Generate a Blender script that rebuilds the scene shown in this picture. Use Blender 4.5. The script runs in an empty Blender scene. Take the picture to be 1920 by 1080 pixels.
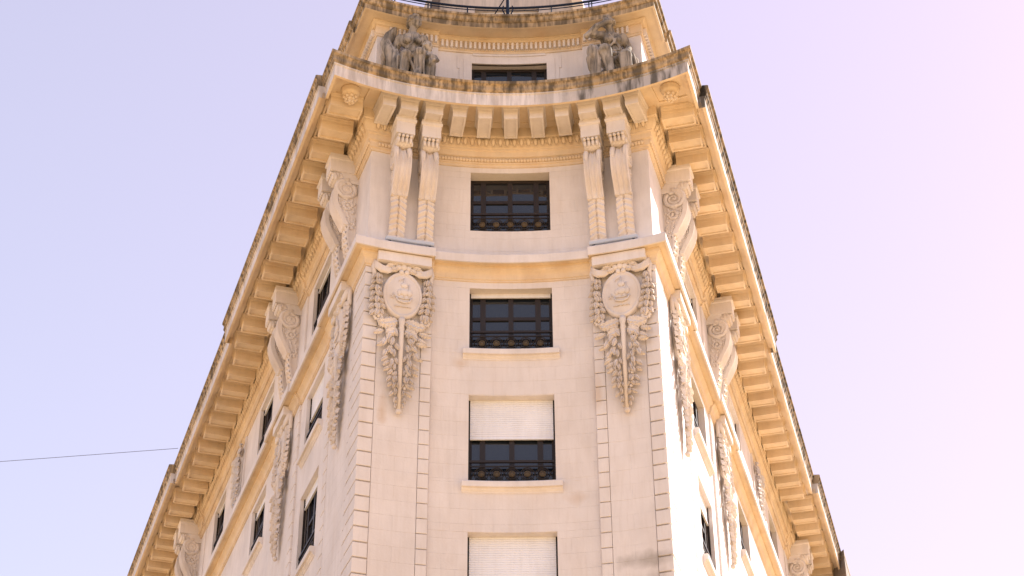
import bpy, math, random
from mathutils import Matrix, Vector
random.seed(7)
rad = math.radians
S = bpy.context.scene
COL = S.collection

# ------------------------------------------------------------------ camera
cam_d = bpy.data.cameras.new('camera')
cam = bpy.data.objects.new('camera', cam_d); COL.objects.link(cam)
cam_d.sensor_width = 36.0
cam_d.lens = 36.0 * 3341.0 / 1920.0
cam_d.clip_end = 6000
PITCH, ROLL = rad(34.0), rad(-0.42)
_f = Vector((0, math.cos(PITCH), math.sin(PITCH))); _r = Vector((1, 0, 0)); _u = _r.cross(_f)
_r2 = _r * math.cos(ROLL) + _u * math.sin(ROLL); _u2 = -_r * math.sin(ROLL) + _u * math.cos(ROLL)
cam.matrix_world = Matrix(((_r2.x, _u2.x, -_f.x, 0), (_r2.y, _u2.y, -_f.y, -36.0), (_r2.z, _u2.z, -_f.z, 1.6), (0, 0, 0, 1)))
S.camera = cam

# ------------------------------------------------------------------ light
SUN_AZ = rad(34)      # angle of the sun behind the street front, measured from +x towards +y
SUN_EL = rad(40)
sun_dir = Vector((math.cos(SUN_AZ) * math.cos(SUN_EL), math.sin(SUN_AZ) * math.cos(SUN_EL), math.sin(SUN_EL)))
W = bpy.data.worlds.new('World'); S.world = W; W.use_nodes = True
wn, wl = W.node_tree.nodes, W.node_tree.links
wn.clear()
sky = wn.new('ShaderNodeTexSky'); sky.sky_type = 'NISHITA'; sky.sun_disc = False
sky.sun_elevation = SUN_EL
sky.sun_rotation = math.pi / 2 - SUN_AZ
sky.air_density = 1.0; sky.dust_density = 0.9; sky.ozone_density = 1.5
hsv = wn.new('ShaderNodeHueSaturation'); hsv.inputs['Saturation'].default_value = 0.66
hsv.inputs['Value'].default_value = 0.10
gam = wn.new('ShaderNodeGamma'); gam.inputs[1].default_value = 0.58          # hazy air evens the sky out
tc = wn.new('ShaderNodeTexCoord'); dot = wn.new('ShaderNodeVectorMath'); dot.operation = 'DOT_PRODUCT'; dot.inputs[1].default_value = tuple(sun_dir)
wl.new(tc.outputs['Generated'], dot.inputs[0])
mr = wn.new('ShaderNodeMapRange'); mr.inputs[1].default_value = 0.40; mr.inputs[2].default_value = 0.90; wl.new(dot.outputs['Value'], mr.inputs[0])
tc2 = wn.new('ShaderNodeMix'); tc2.data_type = 'RGBA'; tc2.inputs[6].default_value = (1.0, 0.925, 1.05, 1); tc2.inputs[7].default_value = (1.02, 0.80, 0.93, 1)   # rosier towards the sun
wl.new(mr.outputs[0], tc2.inputs[0])
tint = wn.new('ShaderNodeMix'); tint.data_type = 'RGBA'; tint.blend_type = 'MULTIPLY'; tint.inputs[0].default_value = 1.0
wl.new(tc2.outputs[2], tint.inputs[7])
bg = wn.new('ShaderNodeBackground'); bg.inputs[1].default_value = 0.78
wo = wn.new('ShaderNodeOutputWorld')
wl.new(sky.outputs[0], hsv.inputs['Color']); wl.new(hsv.outputs[0], gam.inputs[0]); wl.new(gam.outputs[0], tint.inputs[6]); wl.new(tint.outputs[2], bg.inputs[0]); wl.new(bg.outputs[0], wo.inputs[0])
sd = bpy.data.lights.new('sun', 'SUN'); sd.energy = 4.6; sd.angle = rad(0.55); sd.color = (1.0, 0.93, 0.84)
sun = bpy.data.objects.new('sun', sd); COL.objects.link(sun)
sun.rotation_euler = sun_dir.to_track_quat('Z', 'Y').to_euler()
S.view_settings.view_transform = 'Standard'; S.view_settings.look = 'None'
S.view_settings.gamma = 1.0; S.view_settings.exposure = 1.12
S.render.engine = 'CYCLES'

# ------------------------------------------------------------------ materials
def mat(name, base, rough=0.85, var=0.12, bump=0.15, scale=6.0, streak=0.0, streak_col=(0.10, 0.085, 0.06), blotch=0.0,
        warm=0.0, warm_col=(0.46, 0.27, 0.10), rand=0.0, spec=0.3, metal=0.0, streak_lo=0.50, streak_hi=0.68, right_stain_shade=None, keep=0.4, stains=()):
    m = bpy.data.materials.new(name); m.use_nodes = True
    n, l = m.node_tree.nodes, m.node_tree.links
    b = n['Principled BSDF']; b.inputs['Roughness'].default_value = rough; b.inputs['Metallic'].default_value = metal
    b.inputs['Specular IOR Level'].default_value = spec
    geo = n.new('ShaderNodeNewGeometry')
    def noise(sc, det, mapscale=None, off=(0, 0, 0)):
        t = n.new('ShaderNodeTexNoise'); t.inputs['Scale'].default_value = sc; t.inputs['Detail'].default_value = det
        mp = n.new('ShaderNodeMapping'); mp.inputs['Scale'].default_value = mapscale or (1, 1, 1); mp.inputs['Location'].default_value = off
        l.new(geo.outputs['Position'], mp.inputs[0]); l.new(mp.outputs[0], t.inputs['Vector']); return t.outputs['Fac']
    def ramp(src, a, c):
        r = n.new('ShaderNodeMapRange'); r.inputs[1].default_value = a; r.inputs[2].default_value = c; r.clamp = True
        l.new(src, r.inputs[0]); return r.outputs[0]
    def math_(op, a, c):
        q = n.new('ShaderNodeMath'); q.operation = op
        for i, v in enumerate((a, c)):
            if isinstance(v, (int, float)): q.inputs[i].default_value = v
            else: l.new(v, q.inputs[i])
        return q.outputs[0]
    def mix(fac, a, c):
        x = n.new('ShaderNodeMix'); x.data_type = 'RGBA'
        if isinstance(fac, (int, float)): x.inputs[0].default_value = fac
        else: l.new(fac, x.inputs[0])
        for i, v in ((6, a), (7, c)):
            if isinstance(v, tuple): x.inputs[i].default_value = v + (1,)
            else: l.new(v, x.inputs[i])
        return x.outputs[2]
    dark = tuple(c * (1 - var) for c in base); lite = tuple(min(1, c * (1 + var * 0.6)) for c in base)
    col = mix(ramp(noise(0.9, 5), 0.32, 0.68), dark, lite)
    col = mix(math_('MULTIPLY', ramp(noise(scale * 4, 3), 0.35, 0.75), var * 0.9), col, tuple(c * 0.72 for c in base))
    if rand:
        oi = n.new('ShaderNodeObjectInfo')
        col = mix(math_('MULTIPLY', oi.outputs['Random'], rand), col, tuple(c * k for c, k in zip(base, (0.80, 0.76, 0.70))))
    if warm:
        col = mix(math_('MULTIPLY', ramp(noise(1.7, 4, (1, 1, 0.45), (3, 1, 7)), 0.48, 0.72), warm), col, warm_col)
    if blotch:
        col = mix(math_('MULTIPLY', ramp(noise(2.4, 7, (1, 1, 0.8), (11, 4, 2)), 0.52, 0.66), blotch), col, streak_col)
    if streak:
        s1 = ramp(noise(3.2, 6, (1.6, 1.6, 0.28), (5, 9, 1)), streak_lo, streak_hi)
        s2 = ramp(noise(9.0, 4, (1.5, 1.5, 0.14), (2, 3, 8)), streak_lo, streak_hi)
        f = math_('MULTIPLY', math_('MAXIMUM', s1, math_('MULTIPLY', s2, 0.8)), streak)
        if right_stain_shade:
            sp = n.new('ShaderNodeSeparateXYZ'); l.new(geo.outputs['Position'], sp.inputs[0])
            g = ramp(math_('ADD', sp.outputs[0], math_('MULTIPLY', noise(1.5, 4), 1.6)), *right_stain_shade)
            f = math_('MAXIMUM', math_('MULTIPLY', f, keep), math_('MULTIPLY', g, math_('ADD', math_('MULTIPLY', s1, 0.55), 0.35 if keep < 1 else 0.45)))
        col = mix(f, col, streak_col)
    for (sx, sy, sz, rx, rz, amt, sc) in stains:
        mp = n.new('ShaderNodeMapping'); mp.inputs['Location'].default_value = (-sx/rx, -sy/rx, -sz/rz); mp.inputs['Scale'].default_value = (1/rx, 1/rx, 1/rz)
        l.new(geo.outputs['Position'], mp.inputs[0]); ln = n.new('ShaderNodeVectorMath'); ln.operation = 'LENGTH'; l.new(mp.outputs[0], ln.inputs[0])
        d = math_('ADD', ln.outputs['Value'], math_('MULTIPLY', noise(4.0, 5, (1, 1, 0.7), (sx, sy, sz)), 1.1))
        f = math_('MULTIPLY', math_('SUBTRACT', 1.0, ramp(d, 0.75, 1.45)), amt)
        col = mix(f, col, sc)
    l.new(col, b.inputs['Base Color'])
    if bump:
        bp = n.new('ShaderNodeBump'); bp.inputs['Strength'].default_value = bump; bp.inputs['Distance'].default_value = 0.02
        l.new(noise(scale * 3, 6), bp.inputs['Height']); l.new(bp.outputs[0], b.inputs['Normal'])
    return m
CREAM = (0.745, 0.70, 0.68)
M = {
 'stone': mat('cream_limestone', CREAM, streak=0.10, streak_col=(0.30, 0.24, 0.17), warm=0.10, warm_col=(0.52, 0.39, 0.27), blotch=0.05),
 'ashlar': mat('ashlar_limestone', CREAM, var=0.07, rand=0.07, streak=0.12, streak_col=(0.40, 0.32, 0.23), stains=((2.85, -0.62, 18.35, 1.05, 0.26, 0.5, (0.20, 0.17, 0.13)), (3.1, -0.65, 17.9, 0.4, 0.3, 0.3, (0.20, 0.17, 0.13)), (-3.0, -0.62, 22.1, 0.16, 0.5, 0.5, (0.50, 0.33, 0.17)), (1.95, -0.3, 22.7, 0.18, 0.7, 0.4, (0.50, 0.33, 0.17)), (0.0, -0.1, 27.45, 0.05, 0.28, 0.6, (0.50, 0.33, 0.17)), (-1.25, -0.1, 23.7, 0.3, 0.25, 0.35, (0.50, 0.33, 0.17)), (1.4, -0.2, 20.1, 0.35, 0.25, 0.35, (0.50, 0.33, 0.17))), warm=0.12, warm_col=(0.55, 0.42, 0.30), blotch=0.05),
 'carved': mat('carved_limestone', (0.75, 0.69, 0.645), var=0.12, streak=0.08, streak_col=(0.30, 0.22, 0.13), warm=0.22, warm_col=(0.58, 0.42, 0.26), blotch=0.10, scale=9, bump=0.25),
 'soffit': mat('ochre_stain_bounce_stone', (0.75, 0.62, 0.46), var=0.12, streak=0.06, warm=0.35, warm_col=(0.56, 0.37, 0.20), blotch=0.06),  # ochre staining, with the warm bounce from the ground painted into the colour
 'grime': mat('mossy_blackened_stone', (0.54, 0.42, 0.28), var=0.3, streak=0.78, streak_col=(0.035, 0.030, 0.022), warm=0.55, warm_col=(0.44, 0.28, 0.10), blotch=0.5, scale=8, bump=0.5, streak_lo=0.44, streak_hi=0.62, right_stain_shade=(4.9, 5.6), keep=1.0),  # mossy grime; right-hand side blackened further, with its shade painted in
 'corona': mat('stained_corona_stone', (0.74, 0.70, 0.69), var=0.12, streak=0.8, streak_col=(0.06, 0.055, 0.045), warm=0.15, blotch=0.06, right_stain_shade=(1.7, 2.6), streak_lo=0.46, streak_hi=0.62),
 'statue': mat('weathered_statue_stone', (0.42, 0.37, 0.31), var=0.3, streak=0.9, streak_col=(0.05, 0.048, 0.042), warm=0.35, warm_col=(0.42, 0.30, 0.17), blotch=0.45, scale=10, bump=0.3, streak_lo=0.47, streak_hi=0.66),
 'frame': mat('dark_bronze_metal', (0.022, 0.015, 0.012), rough=0.5, var=0.2, bump=0.05, spec=0.4),
 'gilt': mat('dull_gilt_metal', (0.085, 0.058, 0.028), rough=0.5, var=0.3, bump=0.1, spec=0.5),
 'shutter': mat('white_shutter_paint', (0.82, 0.84, 0.90), rough=0.55, var=0.06, bump=0.03, streak=0.10, streak_col=(0.35, 0.32, 0.28)),
 'render': mat('pale_render', (0.60, 0.53, 0.47), var=0.1, streak=0.5, streak_col=(0.32, 0.30, 0.27)),
 'rail': mat('black_iron', (0.018, 0.028, 0.055), rough=0.75, var=0.1, bump=0.0, spec=0.12),
 'zinc': mat('grey_zinc', (0.56, 0.60, 0.66), rough=0.5, var=0.1, bump=0.03, metal=0.1),
 'cable': mat('grey_cable_sheath', (0.20, 0.23, 0.32), rough=0.7, var=0.05, bump=0.0, spec=0.2),
 'roof': mat('roof_tar', (0.16, 0.13, 0.11), var=0.2),
 'neigh': mat('rough_grey_stone', (0.34, 0.29, 0.25), var=0.3, streak=0.4, streak_col=(0.12, 0.10, 0.09), scale=12, bump=0.6),
 'ground': mat('warm_paving', (0.58, 0.395, 0.19), var=0.1, bump=0.1, scale=2),
 'room': mat('dark_room', (0.02, 0.018, 0.016), var=0.1, bump=0),
}
def glass():
    m = bpy.data.materials.new('window_glass'); m.use_nodes = True
    b = m.node_tree.nodes['Principled BSDF']
    b.inputs['Base Color'].default_value = (0.012, 0.017, 0.026, 1); b.inputs['Roughness'].default_value = 0.03
    b.inputs['IOR'].default_value = 1.62; b.inputs['Specular IOR Level'].default_value = 0.62
    t = m.node_tree.nodes.new('ShaderNodeTexNoise'); t.inputs['Scale'].default_value = 1.3
    bp = m.node_tree.nodes.new('ShaderNodeBump'); bp.inputs['Strength'].default_value = 0.05
    m.node_tree.links.new(t.outputs[0], bp.inputs['Height']); m.node_tree.links.new(bp.outputs[0], b.inputs['Normal'])
    return m
M['glass'] = glass()

# ------------------------------------------------------------------ mesh helpers
class MB:
    def __init__(s): s.v = []; s.f = []
    def add(s, vs, fs, mx=None):
        o = len(s.v)
        s.v += [tuple(mx @ Vector(v)) if mx is not None else tuple(v) for v in vs]
        s.f += [tuple(i + o for i in f) for f in fs]; return s
    def merge(s, other, mx=None): return s.add(other.v, other.f, mx)
    def box(s, x0, x1, y0, y1, z0, z1, mx=None):
        return s.add([(x0,y0,z0),(x1,y0,z0),(x1,y1,z0),(x0,y1,z0),(x0,y0,z1),(x1,y0,z1),(x1,y1,z1),(x0,y1,z1)],
                     [(0,3,2,1),(4,5,6,7),(0,1,5,4),(1,2,6,5),(2,3,7,6),(3,0,4,7)], mx)
    def grid(s, rows, closed=False, flip=False):
        o = len(s.v); n = len(rows[0])
        for r in rows: s.v += [tuple(p) for p in r]
        for i in range(len(rows) - 1):
            for j in range(n if closed else n - 1):
                a, b = o + i*n + j, o + i*n + (j+1) % n; c, d = o + (i+1)*n + (j+1) % n, o + (i+1)*n + j
                s.f.append((a, d, c, b) if flip else (a, b, c, d))
        return s
    def tube(s, pts, r, seg=6, closed=False):
        pts = [Vector(p) for p in pts]; rows = []; n = len(pts)
        rr = r if isinstance(r, (list, tuple)) else [r] * n
        for i, p in enumerate(pts):
            a = pts[(i-1) % n] if (i or closed) else pts[0]; b = pts[(i+1) % n] if (i < n-1 or closed) else pts[-1]
            t = (b - a).normalized(); ref = Vector((0,1,0)) if abs(t.y) < 0.9 else Vector((1,0,0))
            u = t.cross(ref).normalized(); w = t.cross(u)
            rows.append([p + (u*math.cos(2*math.pi*k/seg) + w*math.sin(2*math.pi*k/seg)) * rr[i] for k in range(seg)])
        if closed: rows.append(rows[0])
        s.grid(rows, closed=True)
        if not closed:
            o = len(s.v); s.v += [tuple(pts[0]), tuple(pts[-1])]; base = o - n*seg
            for k in range(seg):
                s.f.append((o, base + (k+1) % seg, base + k)); s.f.append((o+1, base + (n-1)*seg + k, base + (n-1)*seg + (k+1) % seg))
        return s
    def lathe(s, prof, seg=12, mx=None, sy=1.0):
        rows = [[(r*math.cos(2*math.pi*k/seg), r*sy*math.sin(2*math.pi*k/seg), z) for k in range(seg)] for r, z in prof]
        t = MB().grid(rows, closed=True); return s.merge(t, mx)
    def ell(s, c, r, seg=10, rings=6, mx=None):
        rows = []
        for i in range(rings + 1):
            a = math.pi * i / rings - math.pi/2; q = max(0.02, math.cos(a))
            rows.append([(c[0] + r[0]*q*math.cos(2*math.pi*k/seg), c[1] + r[1]*q*math.sin(2*math.pi*k/seg), c[2] + r[2]*math.sin(a)) for k in range(seg)])
        t = MB().grid(rows, closed=True); return s.merge(t, mx)
    def mesh(s, name, smooth=False):
        me = bpy.data.meshes.new(name); me.from_pydata([tuple(v) for v in s.v], [], s.f); me.validate(); me.update()
        if smooth: me.polygons.foreach_set('use_smooth', [True] * len(me.polygons))
        return me
    def build(s, name, m, parent=None, smooth=False, mx=None, kind=None):
        return place(name, s.mesh(name, smooth), m, parent, mx, kind)
def place(name, me, m, parent=None, mx=None, kind=None):
    if m and not me.materials: me.materials.append(M[m])
    o = bpy.data.objects.new(name, me); COL.objects.link(o)
    if parent is not None:
        o.parent = parent
        if mx is not None:
            # parents carry world transforms made only of their own matrix_basis chain
            pm = Matrix.Identity(4); p = parent
            while p: pm = p.matrix_basis @ pm; p = p.parent
            o.matrix_basis = pm.inverted() @ mx
    elif mx is not None: o.matrix_basis = mx
    if kind: o['kind'] = kind
    return o
def empty(name, loc=(0,0,0), parent=None):
    o = bpy.data.objects.new(name, None); COL.objects.link(o); o.location = loc; o.parent = parent; o.empty_display_size = 0.3; return o
def tag(o, label, cat, group=None):
    o['label'] = label; o['category'] = cat
    if group: o['group'] = group
    return o

# ------------------------------------------------------------------ the plan of the building (metres)
R0 = 9.7; RP = 9.58; REC = -0.12; SREC = -0.05
AL, AR = rad(19.0), rad(15.2)
KIND = {'L': (Vector((-3.5, -0.78, 0)), Vector((-math.sin(AL), math.cos(AL), 0)), Vector((-math.cos(AL), -math.sin(AL), 0))),
        'R': (Vector((3.44, -0.755, 0)), Vector((math.sin(AR), math.cos(AR), 0)), Vector((math.cos(AR), -math.sin(AR), 0)))}
def pt(k, u, off=0.0, z=0.0):
    if k == 'F':
        p = u / R0; r = RP - off
        return Vector((r*math.sin(p), -R0 + r*math.cos(p), z))
    c, d, n = KIND[k]; q = c + d*u + n*off; return Vector((q.x, q.y, z))
def frame(k, u, off=0.0, z=0.0):
    """x = to the viewer's right along the wall, y = into the wall, z = up"""
    o = pt(k, u, off, z)
    if k == 'F': p = u / R0; Y = Vector((math.sin(p), math.cos(p), 0))
    else: Y = -KIND[k][2]
    X = Vector((Y.y, -Y.x, 0))
    return Matrix(((X.x, Y.x, 0, o.x), (X.y, Y.y, 0, o.y), (0, 0, 1, o.z), (0, 0, 0, 1)))
def corner_phi(k, o_side, o_arc):
    c, d, n = KIND[k]; K = c.dot(n) + o_side; r = RP - o_arc; sg = -1 if k == 'L' else 1
    lo, hi = 0.1, 0.9
    for _ in range(50):
        m = (lo + hi) / 2; p = Vector((sg*r*math.sin(m), -R0 + r*math.cos(m), 0))
        if p.dot(n) < K: lo = m
        else: hi = m
    return sg * lo
def outline(o, Ls, As, Rs):
    pts = []
    pl = corner_phi('L', o + Ls[0][2], o + As[0][2]); pr = corner_phi('R', o + Rs[0][2], o + As[-1][2])
    for i in range(len(Ls) - 1, -1, -1):
        s0, s1, e = Ls[i]; pts.append(pt('L', s1, o + e))
        if s0 is not None: pts.append(pt('L', s0, o + e))
    for t0, t1, e in As:
        a = pl if t0 is None else t0 / R0; b = pr if t1 is None else t1 / R0
        n = 8 if (t0 is None or t1 is None) and len(As) > 1 else 24
        for j in range(n + 1):
            if j == 0 and t0 is None: pass
            p = a + (b - a) * j / n; r = RP - (o + e); pts.append(Vector((r*math.sin(p), -R0 + r*math.cos(p), 0)))
    for s0, s1, e in Rs:
        if s0 is not None: pts.append(pt('R', s0, o + e))
        pts.append(pt('R', s1, o + e))
    return pts
def sweep(prof, Ls, As, Rs, caps=True):
    b = MB(); rows = []
    for o, z in prof: rows.append([(p.x, p.y, z) for p in outline(o, Ls, As, Rs)])
    b.grid(rows)
    if caps:
        n = len(rows[0]); m = len(rows)
        b.f.append(tuple(i*n for i in range(m))); b.f.append(tuple(i*n + n - 1 for i in range(m - 1, -1, -1)))
    return b
def ledge(k, u0, u1, prof, n=None):
    n = n or (max(1, int((u1 - u0) / 0.2)) if k == 'F' else 1)
    us = [u0 + (u1 - u0)*i/n for i in range(n + 1)]
    rows = [[pt(k, u, o, z) for u in us] for o, z in prof]
    b = MB().grid(rows, flip=(k == 'L')); c = len(us); m = len(prof)
    b.f.append(tuple(i*c for i in range(m))); b.f.append(tuple(i*c + c - 1 for i in range(m-1, -1, -1)))
    return b
def curve(p0, p1, bow, n=5):
    """quarter-ish curve from p0 to p1, bow > 0 swells outward"""
    out = []
    for i in range(n + 1):
        t = i / n; x = p0[0] + (p1[0]-p0[0])*t; z = p0[1] + (p1[1]-p0[1])*t
        w = math.sin(math.pi*t) * bow; dx, dz = p1[0]-p0[0], p1[1]-p0[1]; L = math.hypot(dx, dz)
        out.append((x + dz/L*w, z - dx/L*w))
    return out
def scurve(p0, p1, amp, n=8):
    out = []
    for i in range(n + 1):
        t = i / n; dx, dz = p1[0]-p0[0], p1[1]-p0[1]; L = math.hypot(dx, dz); w = math.sin(2*math.pi*t) * amp
        out.append((p0[0] + dx*t + dz/L*w, p0[1] + dz*t - dx/L*w))
    return out

END_L, END_R = 36.0, 29.6
PH = 1.95                         # half width of the recessed bay on the front
PIERS = {'L': [(0, 3.55), (6.95, 9.95), (22.4, 25.4)], 'R': [(0, 3.75), (7.45, 10.4), (24.0, 27.0)]}
PCEN = {'L': [1.95, 8.4, 23.9], 'R': [2.4, 8.9, 25.5]}
WINS = {'L': [5.3, 12.4, 19.8, 28.3], 'R': [5.8, 13.2, 21.2]}
PANEL = {'L': [16.1], 'R': [17.2]}
END = {'L': END_L, 'R': END_R}
def side_sections(k, gap):
    out = []; prev = None
    for a, b in PIERS[k]:
        if prev is not None: out.append((prev, a, gap))
        out.append((None if a == 0 else a, b, 0)); prev = b
    out.append((prev, END[k], gap)); return out
FRONT_REC = [(None, -PH, 0), (-PH, PH, REC), (PH, None, 0)]
FRONT_FLAT = [(None, None, 0)]

B = empty('corner_building', (0, 0, 0))
tag(B, 'cream stone wedge-shaped corner building with deep bracketed cornice and concave front', 'building')

# ------------------------------------------------------------------ ground
g = MB().add([(-2500,-2500,0),(2500,-2500,0),(2500,2500,0),(-2500,2500,0)], [(0,1,2,3)]).build('ground', 'ground'); g['kind'] = 'structure'

# ------------------------------------------------------------------ walls with real openings
ROWS = [('upper', 27.58, 29.40), ('a', 24.07, 25.86), ('b', 20.54, 22.84), ('c', 17.0, 19.30)]
def wall_panel(mb, k, u0, u1, z0, z1, off, holes=(), depth=0.34):
    us = {u0, u1}; zs = {z0, z1}
    for a, b, c, d in holes: us |= {a, b}; zs |= {c, d}
    step = 0.25 if k == 'F' else 4.0
    us = sorted(us); fine = []
    for a, b in zip(us, us[1:]):
        n = max(1, math.ceil((b - a) / step)); fine += [a + (b-a)*i/n for i in range(n)]
    us = fine + [us[-1]]; zs = sorted(zs); fl = (k == 'L')
    for i in range(len(us)-1):
        for j in range(len(zs)-1):
            um, zm = (us[i]+us[i+1])/2, (zs[j]+zs[j+1])/2
            if any(a < um < b and c < zm < d for a, b, c, d in holes): continue
            q = [pt(k, us[i], off, zs[j]), pt(k, us[i+1], off, zs[j]), pt(k, us[i+1], off, zs[j+1]), pt(k, us[i], off, zs[j+1])]
            mb.add(q, [(3,2,1,0) if fl else (0,1,2,3)])
    for a, b, c, d in holes:
        uu = [u for u in us if a <= u <= b]; dd = off - depth
        mb.grid([[pt(k,u,off,c) for u in uu], [pt(k,u,dd,c) for u in uu]], flip=fl)
        mb.grid([[pt(k,u,dd,d) for u in uu], [pt(k,u,off,d) for u in uu]], flip=fl)
        mb.grid([[pt(k,a,off,c), pt(k,a,off,d)], [pt(k,a,dd,c), pt(k,a,dd,d)]], flip=fl)
        mb.grid([[pt(k,b,dd,c), pt(k,b,dd,d)], [pt(k,b,off,c), pt(k,b,off,d)]], flip=fl)
TOPZ = 31.2
TW = 1.0
fw_ = MB()
holes = [(-TW-0.03, TW-0.03, z0, z1) for _, z0, z1 in ROWS]
wall_panel(fw_, 'F', -PH, PH, 0, TOPZ, REC - 0.006, holes)
for sg in (-1, 1):
    pc = corner_phi('L' if sg < 0 else 'R', -0.045, -0.045) * R0
    wall_panel(fw_, 'F', min(sg*PH, pc), max(sg*PH, pc), 0, TOPZ, -0.045)
    u = sg*PH
    q = [pt('F',u,-0.045,0), pt('F',u,REC-0.02,0), pt('F',u,REC-0.02,TOPZ), pt('F',u,-0.045,TOPZ)]
    fw_.add(q, [(0,1,2,3) if sg < 0 else (3,2,1,0)])
fw_.build('wall', 'stone', B)
for k in 'LR':
    sw = MB(); prev = None; off = -0.02
    spans = []
    for a, b in PIERS[k]:
        if prev is not None: spans.append((prev, a, SREC))
        spans.append((a if a else 0.0, b, -0.045 if a < 7.6 else -0.02)); prev = b
    spans.append((prev, END[k], SREC))
    for a, b, o in spans:
        h = [(w - TW, w + TW, z0, z1) for w in WINS[k] if a < w < b for _, z0, z1 in ROWS] if o == SREC else []
        wall_panel(sw, k, a, b, 0, TOPZ, o, h)
    for (a, b, o), (a2, b2, o2) in zip(spans, spans[1:]):
        q = [pt(k,b,o,0), pt(k,b,o2,0), pt(k,b,o2,TOPZ), pt(k,b,o,TOPZ)]; sw.add(q, [(0,1,2,3)])
    sw.build('wall', 'stone', B)
# back wall
bk = MB(); a, b = pt('L', END_L, 0), pt('R', END_R, 0)
bk.add([(a.x,a.y,0),(b.x,b.y,0),(b.x,b.y,TOPZ),(a.x,a.y,TOPZ)], [(0,1,2,3)]).build('wall', 'render', B)

# ------------------------------------------------------------------ ashlar stones
CH = 0.374; ZPH = 23.98
def stone(k, u0, u1, z0, z1, off, gap=0.0018, ch=0.001, name='wall_stone', m='ashlar', back=0.05):
    g = gap / 2; u0 += g; u1 -= g; z0 += g; z1 -= g
    if u1 - u0 < 0.03 or z1 - z0 < 0.03: return
    n = max(1, math.ceil((u1-u0) / 0.5)) if k == 'F' else 1
    us = [u0] + [u0 + ch + (u1-u0-2*ch)*i/n for i in range(n+1)] + [u1]
    zs = [z0, z0+ch, z1-ch, z1]
    rows = []
    for j, z in enumerate(zs):
        rows.append([pt(k, u, off - (ch if j in (0,3) or i in (0, len(us)-1) else 0), z) for i, u in enumerate(us)])
    rows = [[pt(k, u, off-back, z0) for u in us]] + rows + [[pt(k, u, off-back, z1) for u in us]]
    mb = MB().grid(rows, flip=(k == 'L'))
    c = len(us)
    for e in (0, c-1): mb.f.append(tuple(r*c + e for r in range(6)))
    c0 = pt(k, (u0+u1)/2, off, (z0+z1)/2)
    mb.v = [(v[0]-c0.x, v[1]-c0.y, v[2]-c0.z) for v in mb.v]
    o = mb.build(name, m, B); o.location = c0
    return o
def courses(z0, z1):
    i = math.floor((z0 - ZPH) / CH); out = []
    while ZPH + i*CH < z1 - 1e-6:
        a, b = max(z0, ZPH + i*CH), min(z1, ZPH + (i+1)*CH)
        if b - a > 0.05: out.append((i, a, b))
        i += 1
    return out
rnd = random.Random(3)
def jit(): return rnd.uniform(-0.001, 0.001)
def fill(k, u0, u1, z0, z1, off, i, unit):
    """one course of stones between u0 and u1 with staggered joints"""
    base = (0.5 if i % 2 else 0.0) * unit + u0; js = [u0]
    x = base
    while x < u1 - unit*0.3:
        if x > u0 + unit*0.3: js.append(x)
        x += unit
    js.append(u1)
    for a, b in zip(js, js[1:]): stone(k, a, b, z0, z1, off + jit())
def bay(z0, z1, zs):
    for i, a, b in courses(z0, z1):
        cuts = [a] + sorted(z for z in zs if a + 0.02 < z < b - 0.02) + [b]
        for c, d in zip(cuts, cuts[1:]):
            hit = [h for h in holes if h[2] < (c+d)/2 < h[3]]
            if hit:
                fill('F', -PH + 0.02, hit[0][0], c, d, REC, i, 0.62); fill('F', hit[0][1], PH - 0.02, c, d, REC, i + 1, 0.62)
            else: fill('F', -PH + 0.02, PH - 0.02, c, d, REC, i, 0.98)
zcuts = [z for h in holes for z in h[2:]]
bay(16.3, 26.04, zcuts); bay(26.72, 29.56, zcuts)
QI = 0.27; QO = 0.34
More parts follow.
